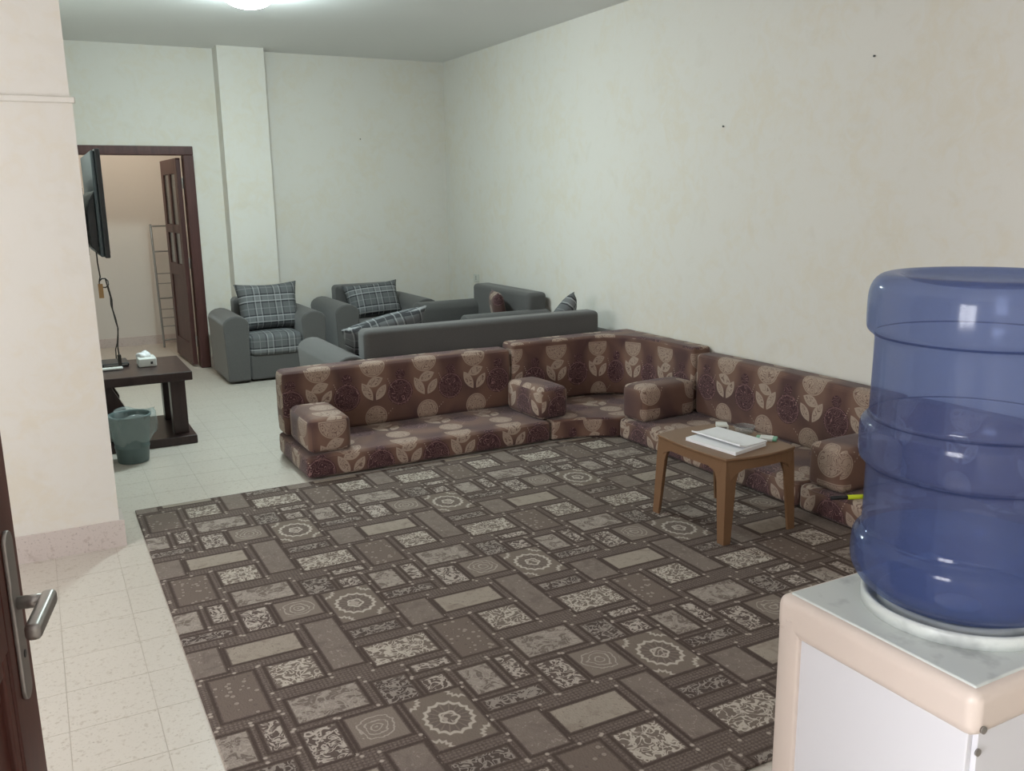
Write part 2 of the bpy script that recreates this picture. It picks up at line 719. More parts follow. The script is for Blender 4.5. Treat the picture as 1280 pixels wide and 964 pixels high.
def shown(cx, cy):
    cx += TS/2
    cy += TS/2
    d = Vector((cx, cy, -H))
    wz = d.dot(F)
    if wz < .3:
        return 0
    px = 640 + FPX*d.dot(RR)/wz
    py = 482 - FPX*d.dot(UU)/wz
    if not (-60 < px < 1340 and -30 < py < 1040):
        return 0
    if cy > YS and cx < .045*cy:
        return 0
    if .40 < cx < 3.9 and 1.75 < cy < 4.75:
        return 0
    return 1/wz


ranked = sorted(cells, key=lambda c: -shown(*c))
single = [c for c in ranked if shown(*c) > 0][:295]
sset = set(single)
for cx, cy in single:
    t = bpy.data.objects.new('tile', tile_me)
    COL.objects.link(t)
    t.location = (cx, cy, 0)
    t.parent = slab
rest = bmesh.new()
for cx, cy in cells:
    if (cx, cy) in sset:
        continue
    x1, y1 = cx + TS - TJ, cy + TS - TJ
    vs = [rest.verts.new(p) for p in ((cx, cy, 0), (x1, cy, 0), (x1, y1, 0), (cx, y1, 0),
                                      (cx, cy, -.01), (x1, cy, -.01), (x1, y1, -.01), (cx, y1, -.01))]
    rest.faces.new(vs[:4])
    for i in range(4):
        rest.faces.new((vs[i], vs[i+4], vs[(i+1) % 4 + 4], vs[(i+1) % 4]))
ro = finish('tile_field', rest, M['tile'], slab, smooth=False)
ro['kind'] = 'stuff'

struct(box_obj('ceiling', (-2.45, 4.15, -1.9, 10.9, ZC, ZC + .12), M['ceiling']), 'flat white painted ceiling', 'ceiling')
struct(box_obj('wall_right', (XR, XR + .15, -1.9, YB + .15, 0, ZC), M['wall']), 'long bare cream plaster wall behind the floor cushions', 'wall')


def wall_with_hole(name, axis, p0, p1, a0, a1, holes, mat, label):
    """slab between p0..p1 (thickness axis), a0..a1 along, with rectangular holes (b0,b1,z0,z1)."""
    bm = None

    def add(b0, b1, z0, z1):
        nonlocal bm
        if b1 - b0 < 1e-4 or z1 - z0 < 1e-4:
            return
        d = (p0, p1, b0, b1, z0, z1) if axis == 'X' else (b0, b1, p0, p1, z0, z1)
        bm = bm_box(*d, bm=bm)
    cur = a0
    for b0, b1, z0, z1 in sorted(holes):
        add(cur, b0, 0, ZC)
        add(b0, b1, 0, z0)
        add(b0, b1, z1, ZC)
        cur = b1
    add(cur, a1, 0, ZC)
    return struct(finish(name, bm, mat, smooth=False), label, 'wall')


DX0, DX1, DZ = .42, 1.32, 2.0        # far doorway opening
wall_with_hole('wall_back', 'Y', YB, YB + .12, -.2, XR + .15, [(DX0 - .02, DX1 + .02, 0, DZ + .02)], M['wall'],
               'cream plaster end wall with the brown doorway')
pil = finish('trim_1', bm_box(1.655, 2.075, YB - .22, YB, 0, ZC), M['wall'], smooth=False)
struct(pil, 'square plaster pilaster standing out from the end wall beside the doorway', 'pilaster')
wall_with_hole('wall_left', 'X', -2.45, -2.3, -1.9, YS + .2, [(1.65, 3.25, .9, 2.2), (-.95, .25, .9, 2.2)], M['wall'],
               'cream plaster side wall with two windows')
struct(finish('wall_stub', bm_box(-2.3, XS - .008, YS + .022, YS + .18, 1.99, ZC, bm=bm_box(-2.3, XS, YS + .012, YS + .18, 0, 2.03)),
              M['wall'], smooth=False), 'cream sponge-painted wall end with a skirting of terrazzo', 'wall')
struct(box_obj('wall_television', (XS - .15, XS - .01, YS + .18, YB, 0, ZC), M['wall']), 'plaster side wall carrying the television', 'wall')
struct(box_obj('trim_2', (-2.3, XS + .012, YS - .004, YS + .03, 2.008, 2.034), M['wall'], r=.006),
       'thin plaster ledge across the cream wall end', 'trim')
struct(box_obj('wall_entry', (-2.3, -.29, .40, .55, 0, ZC), M['wall']), 'short partition that carries the near door', 'wall')
struct(box_obj('wall_rear', (-2.45, XR + .15, -1.9, -1.75, 0, ZC), M['wall']), 'rear wall of the entrance', 'wall')
# skirtings
bb = bm_box(-2.3, XS + .02, YS, YS + .012, 0, .128)
bb = bm_box(XS, XS + .02, YS + .012, YS + .18, 0, .128, bm=bb)
struct(finish('baseboard_stub', bb, M['skirting'], smooth=False), 'pinkish terrazzo skirting at the foot of the cream wall end', 'baseboard')
struct(box_obj('baseboard_right', (XR - .012, XR, -1.75, YB, 0, .10), M['skirting']), 'terrazzo skirting along the long wall', 'baseboard')
bb = bm_box(1.415, 1.655, YB - .012, YB, 0, .10)
bb = bm_box(2.075, XR, YB - .012, YB, 0, .10, bm=bb)
bb = bm_box(1.643, 2.087, YB - .232, YB - .22, 0, .10, bm=bb)
struct(finish('baseboard_back', bb, M['skirting'], smooth=False), 'terrazzo skirting along the end wall', 'baseboard')

# room beyond the doorway
struct(box_obj('wall_beyond', (-.6, 2.4, 10.735, 10.86, 0, ZC), M['white_wall']), 'plain wall of the room seen through the doorway', 'wall')
struct(box_obj('wall_beyond_right', (1.75, 1.85, YB + .12, 10.735, 0, ZC), M['white_wall']), 'side wall of the room beyond the doorway', 'wall')
struct(box_obj('wall_beyond_left', (-.6, -.5, YB + .12, 10.735, 0, ZC), M['white_wall']), 'far side wall of the room beyond the doorway', 'wall')
struct(box_obj('baseboard_beyond', (-.5, 1.75, 10.72, 10.735, 0, .10), M['skirting']), 'terrazzo skirting of the room beyond the doorway', 'baseboard')

# side windows (frames and panes)
for n, (y0, y1) in enumerate(((1.65, 3.25), (-.95, .25))):
    wt = thing('window_%d' % (n + 1), '', 'window', (-2.36, (y0 + y1)/2, .9))
    struct(wt, ('wide' if n == 0 else 'narrower') + ' two-pane side window in the cream wall', 'window')
    ym = (y0 + y1)/2
    for d in ((y0, y1, .9, .95), (y0, y1, 2.15, 2.2), (y0, y0 + .05, .95, 2.15), (y1 - .05, y1, .95, 2.15), (ym - .025, ym + .025, .95, 2.15)):
        box_obj('window_frame', (-2.38, -2.33) + d, M['white_plastic'], wt)
    for a, b in ((y0 + .05, ym - .025), (ym + .025, y1 - .05)):
        box_obj('pane', (-2.357, -2.353, a, b, .95, 2.15), M['pane'], wt)

# far doorway: frame and open leaf
fr = thing('door_1', '', 'door frame', (DX1, YB, 0))
struct(fr, 'dark mahogany door frame in the end wall', 'door frame')
for d in ((DX1, DX1 + .09, 0, DZ), (DX0 - .09, DX0, 0, DZ), (DX0 - .09, DX1 + .09, DZ, DZ + .08)):
    box_obj('frame_board', (d[0], d[1], YB - .015, YB + .13, d[2], d[3]), M['frame_wood'], fr, r=.006)
leafA = thing('door_leaf', 'brown wooden door leaf with two tall glazed slots, standing open in the far doorway', 'door', (1.305, YB + .10, 0))
LW = .83


def leaf_part(name, y0, y1, z0, z1, x0, x1, mat, r=.004):
    return box_obj(name, (x0, x1, y0, y1, z0, z1), mat, None, r)


parts = [('stile', 0, .12, .02, 1.98, -.04, 0, 'frame_wood'), ('stile', LW - .12, LW, .02, 1.98, -.04, 0, 'frame_wood'),
         ('rail', .12, LW - .12, 1.84, 1.98, -.04, 0, 'frame_wood'), ('rail', .12, LW - .12, .02, .22, -.04, 0, 'frame_wood'),
         ('rail', .12, LW - .12, 1.28, 1.36, -.04, 0, 'frame_wood'), ('rail', .12, LW - .12, .86, .98, -.04, 0, 'frame_wood'),
         ('mullion', LW/2 - .04, LW/2 + .04, .98, 1.84, -.04, 0, 'frame_wood'),
         ('panel', .12, LW - .12, .22, .86, -.03, -.01, 'frame_wood')]
for a, b in ((.12, LW/2 - .04), (LW/2 + .04, LW - .12)):
    for z0, z1 in ((.98, 1.28), (1.36, 1.84)):
        parts.append(('pane', a, b, z0, z1, -.028, -.018, 'door_glass'))
for n, y0, y1, z0, z1, x0, x1, mt in parts:
    o = leaf_part(n, y0, y1, z0, z1, x0, x1, M[mt])
    o.parent = leafA
for z in (.25, 1.0, 1.75):
    o = finish('hinge', bm_tube([(.004, -.006, z - .05), (.004, -.006, z + .05)], .009), M['metal'])
    o.parent = leafA
leafA.rotation_euler = (0, 0, math.radians(2.5))

# near door leaf with lever handle
nd = thing('door_leaf', 'red-brown panelled door standing open with a long metal handle plate', 'door', (-.243, .575, 0))
LN = .905
ang = math.radians(-11.0)
nparts = [('stile', 0, .11, .01, 2.05, -.042, 0, 'door_wood'), ('stile', LN - .115, LN, .01, 2.05, -.042, 0, 'door_wood'),
          ('rail', .11, LN - .115, 1.9, 2.05, -.042, 0, 'door_wood'), ('rail', .11, LN - .115, .01, .22, -.042, 0, 'door_wood'),
          ('rail', .11, LN - .115, .98, 1.12, -.042, 0, 'door_wood'),
          ('panel', .11, LN - .115, .22, .98, -.032, -.012, 'door_wood'), ('panel', .11, LN - .115, 1.12, 1.9, -.032, -.012, 'door_wood')]
for n, y0, y1, z0, z1, x0, x1, mt in nparts:
    o = leaf_part(n, y0, y1, z0, z1, x0, x1, M[mt])
    o.parent = nd
for z0, z1 in ((.22, .98), (1.12, 1.9)):
    mo = None
    for y0, y1, a, b in ((.11, .135, z0, z1), (LN - .14, LN - .115, z0, z1), (.135, LN - .14, z0, z0 + .025), (.135, LN - .14, z1 - .025, z1)):
        mo = bm_box(-.036, -.003, y0, y1, a, b, r=.004, bm=mo)
    finish('moulding', mo, M['door_wood']).parent = nd
hy = LN - .065
pl = finish('handle_plate', bm_prism([(hy + .021*math.sin(t)*1, (1.12 if math.cos(t) > 0 else .90) + .021*math.cos(t)) for t in [i*math.pi/8 for i in range(16)]], 'X', .0, .007, .002), M['metal'])
pl.parent = nd
ro_ = finish('spindle', bm_tube([(.006, hy, 1.03), (.046, hy, 1.03)], .010, 14), M['metal'])
ro_.parent = pl
lev = bm_box(.036, .058, hy - .112, hy + .014, 1.018, 1.042, r=.008, seg=3)
lv = finish('lever', lev, M['metal'])
lv.parent = pl
finish('keyhole', bm_tube([(.0065, hy, .95), (.0078, hy, .95)], .006, 12), M['black']).parent = pl
for z in (.25, 1.8):
    finish('hinge', bm_tube([(.004, -.006, z - .05), (.004, -.006, z + .05)], .009), M['metal']).parent = nd
nd.rotation_euler = (0, 0, ang)

# ------------------------------------------------------------------ ceiling lamps


def dome(name, label, loc, r, strength, col):
    t = thing(name, label, 'ceiling lamp', loc)
    cx, cy, z = loc
    finish('lamp_base', bm_lathe([(r + .025, z), (r + .025, z - .025), (r + .01, z - .03), (0, z - .03)], cx, cy, 40), M['white_plastic'], t)
    prof = [(r*math.cos(a), z - .03 - r*.55*math.sin(a)) for a in [i*math.pi/2/8 for i in range(8)]] + [(0, z - .03 - r*.55)]
    finish('diffuser', bm_lathe(prof, cx, cy, 40, cap=False), emit(name + '_glow', col, strength), t, wn=False)
    return t


dome('ceiling_lamp', 'round glowing ceiling lamp above the grey sofas', (1.44, 6.34, ZC), .17, FAR_LAMP, (.80, .97, .97))
dome('ceiling_lamp_offscreen', 'round glowing ceiling lamp in the room beyond the doorway', (.75, 9.8, ZC), .14, BEYOND_LAMP, (1, .84, .68))

# ------------------------------------------------------------------ carpet
cp = bm_box(.322, 3.62, 1.66, 4.842, .0005, .011, r=.004)
carpet = finish('carpet', cp, M['carpet'])
tag(carpet, 'brown patchwork carpet with medallions lying on the tile floor', 'carpet')

# ------------------------------------------------------------------ floor seating
ZK = .011
ST = .145          # top of the seat mattresses
fl_count = [0]


def cushion_mesh(bm_maker, name, mat, parent, uvo, swap=False):
    return finish(name, bm_maker, mat, parent, uv=uvo, swap=swap)


def puff(bm, amt, cuts=6):
    """fine subdivision plus a slight swelling of the large faces."""
    xs = [v.co.copy() for v in bm.verts]
    lo = Vector([min(v[i] for v in xs) for i in range(3)])
    hi = Vector([max(v[i] for v in xs) for i in range(3)])
    es = [e for e in bm.edges if e.calc_length() > .12]
    bmesh.ops.subdivide_edges(bm, edges=es, cuts=cuts, use_grid_fill=True)
    c = (lo + hi)/2
    h = (hi - lo)/2
    for v in bm.verts:
        q = [(v.co[i] - c[i])/h[i] for i in range(3)]
        for i in range(3):
            j, k = (i+1) % 3, (i+2) % 3
            s = max(0, 1 - q[j]**4)*max(0, 1 - q[k]**4)
            v.co[i] += q[i]*abs(q[i])**2*s*amt
    return bm


def piping(x0, x1, y0, y1, z, r, rad=.03):
    pts = []
    for (cx, cy, a0) in ((x1 - rad, y1 - rad, 0), (x0 + rad, y1 - rad, 90), (x0 + rad, y0 + rad, 180), (x1 - rad, y0 + rad, 270)):
        for k in range(5):
            a = math.radians(a0 + k*22.5)
            pts.append((cx + rad*math.cos(a), cy + rad*math.sin(a), z))
    return bm_tube(pts, r, 6, closed=True)


def mattress(label, x0, x1, y0, y1, uvo, swap=False):
    t = thing('floor_mattress', label, 'floor cushion', ((x0+x1)/2, (y0+y1)/2, 0))
    b = puff(bm_box(x0, x1, y0, y1, ZK, ST, r=.028, seg=3), .006)
    cv = finish('cover', b, M['floral'], t, uv=uvo, swap=swap)
    finish('piping', piping(x0 + .004, x1 - .004, y0 + .004, y1 - .004, ST - .016, .005), M['floral'], cv, uv=uvo)
    return t


def bolster(label, x0, x1, y0, y1, z0, z1, uvo, swap=False, rz=0):
    t = thing('armrest_cushion', label, 'cushion', ((x0+x1)/2, (y0+y1)/2, z0))
    b = puff(bm_box(x0, x1, y0, y1, z0, z1, r=.03, seg=3), .012, 5)
    cv = finish('cover', b, M['floral'], t, uv=uvo, swap=swap)
    finish('piping', piping(x0 + .006, x1 - .006, y0 + .006, y1 - .006, z1 - .016, .005), M['floral'], cv, uv=uvo)
    t.rotation_euler = (0, 0, rz)
    return t


def back_cushion(label, x0, x1, y0, y1, z1, uvo, swap=False):
    t = thing('back_cushion', label, 'cushion', ((x0+x1)/2, (y0+y1)/2, ST))
    b = puff(bm_box(x0, x1, y0, y1, ST + .004, z1, r=.03, seg=3), .008)
    cv = finish('cover', b, M['floral'], t, uv=uvo, swap=swap)
    finish('piping', piping(x0 + .006, x1 - .006, y0 + .006, y1 - .006, z1 - .016, .005), M['floral'], cv, uv=uvo)
    return t


# straight run in front of the grey sofa
mattress('long brown floral floor mattress in front of the grey sofa back', 1.252, 2.872, 4.868, 5.545, (.02, .19))
back_cushion('long floral back cushion standing against the back of the grey sofa', 1.258, 2.848, 5.375, 5.545, .553, (.05, -.115))
# corner piece
cm = thing('floor_mattress', 'corner floor mattress with a slanted front between the two floral runs', 'floor cushion', (3.35, 5.1, 0))
poly = [(2.882, 4.868), (3.03, 4.85), (3.16, 4.80), (3.28, 4.722), (3.95, 4.722), (3.95, 5.545), (2.882, 5.545)]
finish('cover', bm_prism(poly, 'Z', ZK, ST, r=.022, seg=3), M['floral'], cm, uv=(.30, .30), swap='corner')
cb = thing('back_cushion', 'L-shaped floral back cushion filling the corner by the bare wall', 'cushion', (3.8, 5.4, ST))
poly = [(2.862, 5.375), (3.45, 5.375), (3.60, 5.345), (3.71, 5.26), (3.775, 5.13), (3.795, 4.98), (3.795, 4.575), (3.955, 4.575), (3.955, 5.545), (2.862, 5.545)]
finish('cover', bm_prism(poly, 'Z', ST + .004, .588, r=.028, seg=3), M['floral'], cb, uv=(.09, -.09), swap='corner')
# run along the bare wall
mattress('floral floor mattress along the bare wall behind the plastic table', 3.298, 3.95, 3.135, 4.712, (.10, .20), True)
mattress('floral floor mattress along the bare wall beside the water dispenser', 3.298, 3.95, 1.55, 3.125, (.24, .20), True)
back_cushion('floral back cushion against the bare wall behind the plastic table', 3.80, 3.955, 3.01, 4.555, .553, (.16, -.115), True)
back_cushion('floral back cushion against the bare wall beyond the water bottle', 3.80, 3.955, 1.55, 2.985, .553, (.02, -.115), True)
# armrest blocks
bolster('square floral armrest block at the free end of the floral run', 1.283, 1.528, 4.905, 5.342, ST + .004, .352, (.11, .12))
bolster('floral armrest block standing between long run and corner seat', 2.80, 3.02, 4.915, 5.335, ST + .004, .352, (.21, .02), rz=math.radians(3))
bolster('long floral armrest block between the corner seat and the wall run', 3.335, 3.775, 4.515, 4.73, ST + .004, .372, (.31, .22), rz=math.radians(4))
bolster('floral armrest block beside the water bottle with a marker at its foot', 3.335, 3.77, 2.885, 3.105, ST + .004, .365, (.02, .26))

# marker pen at the foot of the armrest block
mk = thing('marker_pen', 'black and yellow-green marker pen lying on the floral mattress', 'pen', (3.335, 2.822, ST + .012))
finish('barrel', bm_tube([(3.240, 2.862, ST + .012), (3.315, 2.831, ST + .012)], .0105, 12), M['black'], mk)
finish('cap', bm_tube([(3.315, 2.831, ST + .012), (3.39, 2.80, ST + .012)], .0115, 12), M['yellow'], mk)

# ------------------------------------------------------------------ pillows


def pillow_mesh(wd, ht, th, n=14, ear=.16):
    b = bmesh.new()
    g = {}
    for s in (0, 1):
        for i in range(n+1):
            for j in range(n+1):
                edge = i in (0, n) or j in (0, n)
                if s == 1 and edge:
                    g[s, i, j] = g[0, i, j]
                    continue
                a, c = 2*i/n - 1, 2*j/n - 1
                k = 1 - ear*(1 - a*a)*abs(c)**3*.6
                k2 = 1 - ear*(1 - c*c)*abs(a)**3*.6
                bulge = (max(0, 1 - a**4)*max(0, 1 - c**4))**.55
                g[s, i, j] = b.verts.new((a*wd/2*k2, (1 if s else -1)*bulge*th/2, c*ht/2*k))
        for i in range(n):
            for j in range(n):
                q = (g[s, i, j], g[s, i+1, j], g[s, i+1, j+1], g[s, i, j+1])
                b.faces.new(q if s == 0 else q[::-1])
    return b


def pillow(name, label, loc, rot, wd, ht, th, mat, uvo=(0, 0), group=None, seed=0):
    b = pillow_mesh(wd, ht, th)
    me = bpy.data.meshes.new(name)
    rnd = random.Random(seed)
    ph = rnd.random()*6
    for v in b.verts:
        v.co.y += .006*math.sin(v.co.x*14 + ph) + .005*math.sin(v.co.z*17 + ph*2)
    b.to_mesh(me)
    b.free()
    lay = me.uv_layers.new(name='UVMap')
    for p in me.polygons:
        for li in p.loop_indices:
            co = me.vertices[me.loops[li].vertex_index].co
            lay.data[li].uv = (co.x + uvo[0], co.z + uvo[1])
    o = link(name, me, mat, None, wn=False)
    o.location = loc
    o.rotation_euler = rot
    return tag(o, label, 'pillow', group)


# ------------------------------------------------------------------ grey sofas


def arch_arm(name, x0, x1, y0, y1, z1, mat, parent, axis='Y', roll=.02):
    """arm with a rounded top, extruded along its length."""
    if axis == 'Y':
        a0, a1, l0, l1 = x0, x1, y0, y1
    else:
        a0, a1, l0, l1 = y0, y1, x0, x1
    w2 = (a1 - a0)/2
    c = (a0 + a1)/2
    rt = min(w2*.75, .10)
    pts = [(a0 + .012, .02)]
    pts.append((a0, z1 - rt - .10))
    for k in range(9):
        t = math.pi*(1 - k/8)
        pts.append((c + (w2 + roll*.3)*math.cos(t), z1 - rt + rt*math.sin(t)))
    pts.append((a1, z1 - rt - .10))
    pts.append((a1 - .012, .02))
    b = bm_prism(pts, 'Y' if axis == 'Y' else 'X', l0, l1, r=0)
    es = [e for e in b.edges if len(e.link_faces) == 2 and e.calc_face_angle(0) > 1.2]
    bmesh.ops.bevel(b, geom=es, offset=.018, segments=3, profile=.5, affect='EDGES')
    return finish(name, b, mat, parent)


def seat_unit(label, cat, x0, x1, y0, y1, face, z_arm, z_back, arm, back_t, seat_mat, ncush, seat_z=.42):
    """armchair/sofa. face: '-Y', '+Y' or '-X' = the direction the sitter looks."""
    t = thing('sofa' if cat == 'sofa' else 'armchair', label, cat, ((x0+x1)/2, (y0+y1)/2, 0))
    G = M['grey']
    if face in ('-Y', '+Y'):
        s = -1 if face == '-Y' else 1
        arch_arm('arm', x0, x0 + arm, y0, y1, z_arm, G, t)
        arch_arm('arm', x1 - arm, x1, y0, y1, z_arm, G, t)
        ix0, ix1 = x0 + arm, x1 - arm
        if s < 0:
            b0, b1, f0, f1 = y1 - back_t, y1 - .005, y0 + .02, y1 - back_t
        else:
            b0, b1, f0, f1 = y0 + .005, y0 + back_t, y0 + back_t, y1 - .02
        box_obj('backrest', (ix0 - .01, ix1 + .01, b0, b1, .03, z_back), G, t, r=.04, seg=4)
        box_obj('base', (ix0, ix1, min(f0, b0), max(f1, b1) if s < 0 else f1, .02, .24), G, t, r=.015)
        wd = (ix1 - ix0)/ncush
        for k in range(ncush):
            c0, c1 = ix0 + k*wd + .004, ix0 + (k+1)*wd - .004
            d = (c0, c1, f0 - .015, f1, .235, seat_z) if s < 0 else (c0, c1, f0, f1 + .015, .235, seat_z)
            finish('seat_cushion', puff(bm_box(*d, r=.035, seg=3), .012, 4), seat_mat, t, uv=(.03, .02))
    else:
        arch_arm('arm', x0, x1, y0, y0 + arm, z_arm, G, t, 'X')
        arch_arm('arm', x0, x1, y1 - arm, y1, z_arm, G, t, 'X')
        iy0, iy1 = y0 + arm, y1 - arm
        box_obj('backrest', (x1 - back_t, x1 - .005, iy0 - .12, iy1 + .12, .03, z_back), G, t, r=.04, seg=4)
        box_obj('base', (x0 + .02, x1 - back_t, iy0, iy1, .02, .24), G, t, r=.015)
        wd = (iy1 - iy0)/ncush
        for k in range(ncush):
            d = (x0 + .005, x1 - back_t, iy0 + k*wd + .004, iy0 + (k+1)*wd - .004, .235, seat_z)
            finish('seat_cushion', puff(bm_box(*d, r=.035, seg=3), .012, 4), seat_mat, t, uv=(.03, .02))
    return t


seat_unit('grey upholstered armchair beside the doorway with a plaid seat', 'armchair', 1.382, 2.285, 7.905, 8.655, '-Y', .60, .70, .215, .20, M['plaid'], 1, .415)
seat_unit('grey upholstered armchair against the end wall with a plaid pillow', 'armchair', 2.40, 3.42, 7.95, 8.80, '-Y', .63, .74, .22, .20, M['grey'], 1, .42)
seat_unit('grey two-seat sofa along the bare wall facing the armchairs', 'sofa', 3.13, 3.93, 6.63, 7.90, '-X', .62, .765, .20, .20, M['grey'], 1, .42)
seat_unit('long grey sofa turned with its back to the floral floor seats', 'sofa', 1.675, 3.925, 5.585, 6.57, '+Y', .575, .735, .205, .17, M['grey'], 3, .42)

pillow('pillow', 'large grey plaid pillow upright on the armchair beside the doorway', (1.855, 8.25, .628), (math.radians(-16), 0, math.radians(4)), .58, .44, .18, M['plaid'], (.02, .03), 'plaid pillows', 1)
pillow('pillow', 'slumped grey plaid pillow on the armchair against the end wall', (2.93, 8.44, .60), (math.radians(-24), math.radians(-4), math.radians(-4)), .56, .36, .17, M['plaid'], (.05, .02), 'plaid pillows', 2)
pillow('pillow', 'light striped plaid pillow lying tilted inside the long grey sofa', (2.13, 5.94, .615), (math.radians(34), math.radians(-11), math.radians(3)), .66, .42, .17, M['plaid'], (.0, .06), 'plaid pillows', 3)
pillow('pillow', 'plaid pillow with a pointed corner leaning at the wall end of the long grey sofa', (3.60, 5.93, .63), (math.radians(30), math.radians(38), math.radians(60)), .36, .36, .14, M['plaid'], (.0, .0), 'plaid pillows', 4)
pillow('pillow', 'small floral cushion leaning on the sofa along the bare wall', (3.60, 7.02, .60), (math.radians(-10), 0, math.radians(75)), .34, .34, .12, M['floral'], (.1, .1), None, 5)

# ------------------------------------------------------------------ television corner
tvt = thing('tv_table', 'low dark wooden table with thick posts and a base slab under the television', 'table', (.55, 6.45, 0))
TW = M['table_wood']
box_obj('table_top', (.245, .845, 6.12, 6.82, .425, .485), TW, tvt, r=.006)
box_obj('base_slab', (.255, .838, 6.085, 6.80, 0, .058), TW, tvt, r=.006)
box_obj('post', (.705, .80, 6.165, 6.27, .058, .425), TW, tvt, r=.004)
box_obj('post', (.705, .80, 6.62, 6.72, .058, .425), TW, tvt, r=.004)
for y0, y1 in ((6.165, 6.27), (6.62, 6.72)):
    finish('post', bm_prism([(.27, .058), (.375, .058), (.375, .19), (.42, .225), (.42, .275), (.345, .425), (.27, .425)], 'Y', y0, y1), TW, tvt, smooth=False)

tis = thing('tissue_box', 'small white tissue pack with a tuft on the dark table', 'tissue box', (.615, 6.5, .485))
box_obj('box', (.55, .665, 6.43, 6.60, .486, .545), M['white_plastic'], tis, r=.008)
tb = bmesh.new()
bmesh.ops.create_icosphere(tb, subdivisions=3, radius=.035)
for v in tb.verts:
    k = 1 + .35*math.sin(v.co.x*160 + v.co.y*90) * (v.co.z > 0)
    v.co = Vector((.60 + v.co.x*1.2*k, 6.54 + v.co.y*1.4*k, .548 + v.co.z*.8*k))
finish('tissue', tb, M['paper'], tis, wn=False)
box_obj('opening', (.625, .64, 6.428, 6.4305, .505, .522), M['black'], tis)
rt = thing('router', 'flat black router box lying on the dark table', 'router', (.42, 6.65, .485))
box_obj('casing', (.33, .50, 6.545, 6.76, .486, .512), M['black'], rt, r=.008)
box_obj('face_strip', (.34, .49, 6.5435, 6.546, .494, .505), M['pack_dark'], rt)
rm = thing('remote_control', 'slim white remote control on the edge of the dark table', 'remote', (.38, 6.45, .485))
box_obj('body', (.30, .45, 6.425, 6.468, .486, .504), M['white_plastic'], rm, r=.007)
for k in range(4):
    box_obj('button', (.325 + k*.025, .34 + k*.025, 6.437, 6.452, .503, .5055), M['socket'], rm)

tv = thing('television', 'black flat television on a wall bracket seen from behind its edge', 'television', (.38, 6.5, 1.25))
TY, TY1 = 6.0, 7.08
box_obj('bezel', (.388, .418, TY, TY1, 1.255, 1.905), M['black'], tv, r=.006)
box_obj('screen', (.4175, .420, TY + .02, TY1 - .02, 1.285, 1.885), M['screen'], tv)
finish('rear_shell', bm_prism([(TY + .012, 1.262), (TY1 - .012, 1.262), (TY1 - .012, 1.895), (TY + .012, 1.895)], 'X', .365, .388, r=.008), M['tvback'], tv)
finish('rear_bulge', bm_prism([(.366, 1.27), (.366, 1.66), (.335, 1.60), (.318, 1.54), (.318, 1.33)], 'Y', TY + .06, TY1 - .06, r=.006), M['black'], tv)
box_obj('bracket_rail', (.304, .318, 6.28, 6.33, 1.26, 1.68), M['black'], tv, r=.003)
box_obj('bracket_rail', (.304, .318, 6.72, 6.77, 1.26, 1.68), M['black'], tv, r=.003)
box_obj('bracket_arm', (.225, .306, 6.5, 6.56, 1.45, 1.50), M['black'], tv)
box_obj('wall_plate', (XS - .008, .226, 6.38, 6.68, 1.36, 1.60), M['black'], tv)
box_obj('bracket_bar', (.296, .306, 6.26, 6.79, 1.44, 1.52), M['black'], tv)

# cable
import_pts = [(.352, 6.2, 1.30), (.352, 6.2, 1.22), (.358, 6.2, 1.13), (.352, 6.2, 1.11)]
loop = [(.375 + .028*math.cos(a), 6.2 + .01*math.sin(2*a), 1.09 + .03*math.sin(a)) for a in [math.radians(200 - k*45) for k in range(12)]]
tail = [(.395, 6.2, 1.06), (.405, 6.2, 1.0), (.403, 6.2, .95), (.412, 6.2, .90), (.42, 6.2, .84), (.428, 6.2, .80), (.424, 6.2, .74), (.416, 6.2, .68), (.418, 6.2, .62)]
cab = thing('power_cable', 'dark looped power cable hanging below the television', 'cable', (.40, 6.2, .56))
finish('cord', bm_tube(import_pts + loop + tail, .0042, 7), M['cable'], cab)
finish('cord', bm_tube([(.398, 6.2, 1.07), (.412, 6.205, .98), (.410, 6.205, .92), (.422, 6.205, .86), (.430, 6.205, .79), (.415, 6.205, .70), (.402, 6.205, .66), (.40, 6.205, .60)], .0036, 7), M['cable'], cab)
box_obj('plug', (.407, .43, 6.19, 6.215, .555, .625), M['cable'], cab, r=.005)
box_obj('tag', (.340, .368, 6.198, 6.203, .995, 1.085), M['cardboard'], cab)

# waste bin with liner
bn = thing('waste_bin', 'teal plastic waste bin with a clear liner beside the dark table', 'bin', (.425, 5.86, 0))
BX, BY = .415, 5.86
finish('bucket', bm_lathe([(.0, .0), (.088, .0), (.092, .008), (.100, .09), (.104, .095), (.104, .105), (.101, .11), (.122, .29), (.128, .292), (.128, .302), (.118, .302), (.118, .28), (.09, .02), (0, .02)], BX, BY, 40, cap=False), M['bin'], bn, wn=False)
lb = bmesh.new()
rings = []
rnd = random.Random(3)
for q, (r, z) in enumerate([(.10, .13), (.118, .15), (.126, .20), (.134, .25), (.139, .295), (.135, .312), (.122, .305), (.112, .24), (.10, .14)]):
    ring = []
    for k in range(36):
        a = 2*math.pi*k/36
        wob = (.010*math.sin(5*a + q) + .007*math.sin(11*a + 2*q) + rnd.uniform(-.004, .004))*(1 if q < 6 else .3)
        sag = .05*max(0, math.cos(a - .3))*(1 if q < 2 else 0)
        ring.append(lb.verts.new((BX + (r + wob + .02*max(0, math.cos(a - .2))*(q < 6))*math.cos(a), BY + (r + wob)*math.sin(a), z + sag*.3 + .012*math.sin(4*a + 1))))
    rings.append(ring)
for A, B in zip(rings, rings[1:]):
    for k in range(36):
        lb.faces.new((A[k], A[(k+1) % 36], B[(k+1) % 36], B[k]))
finish('liner', lb, M['bag'], bn, wn=False)

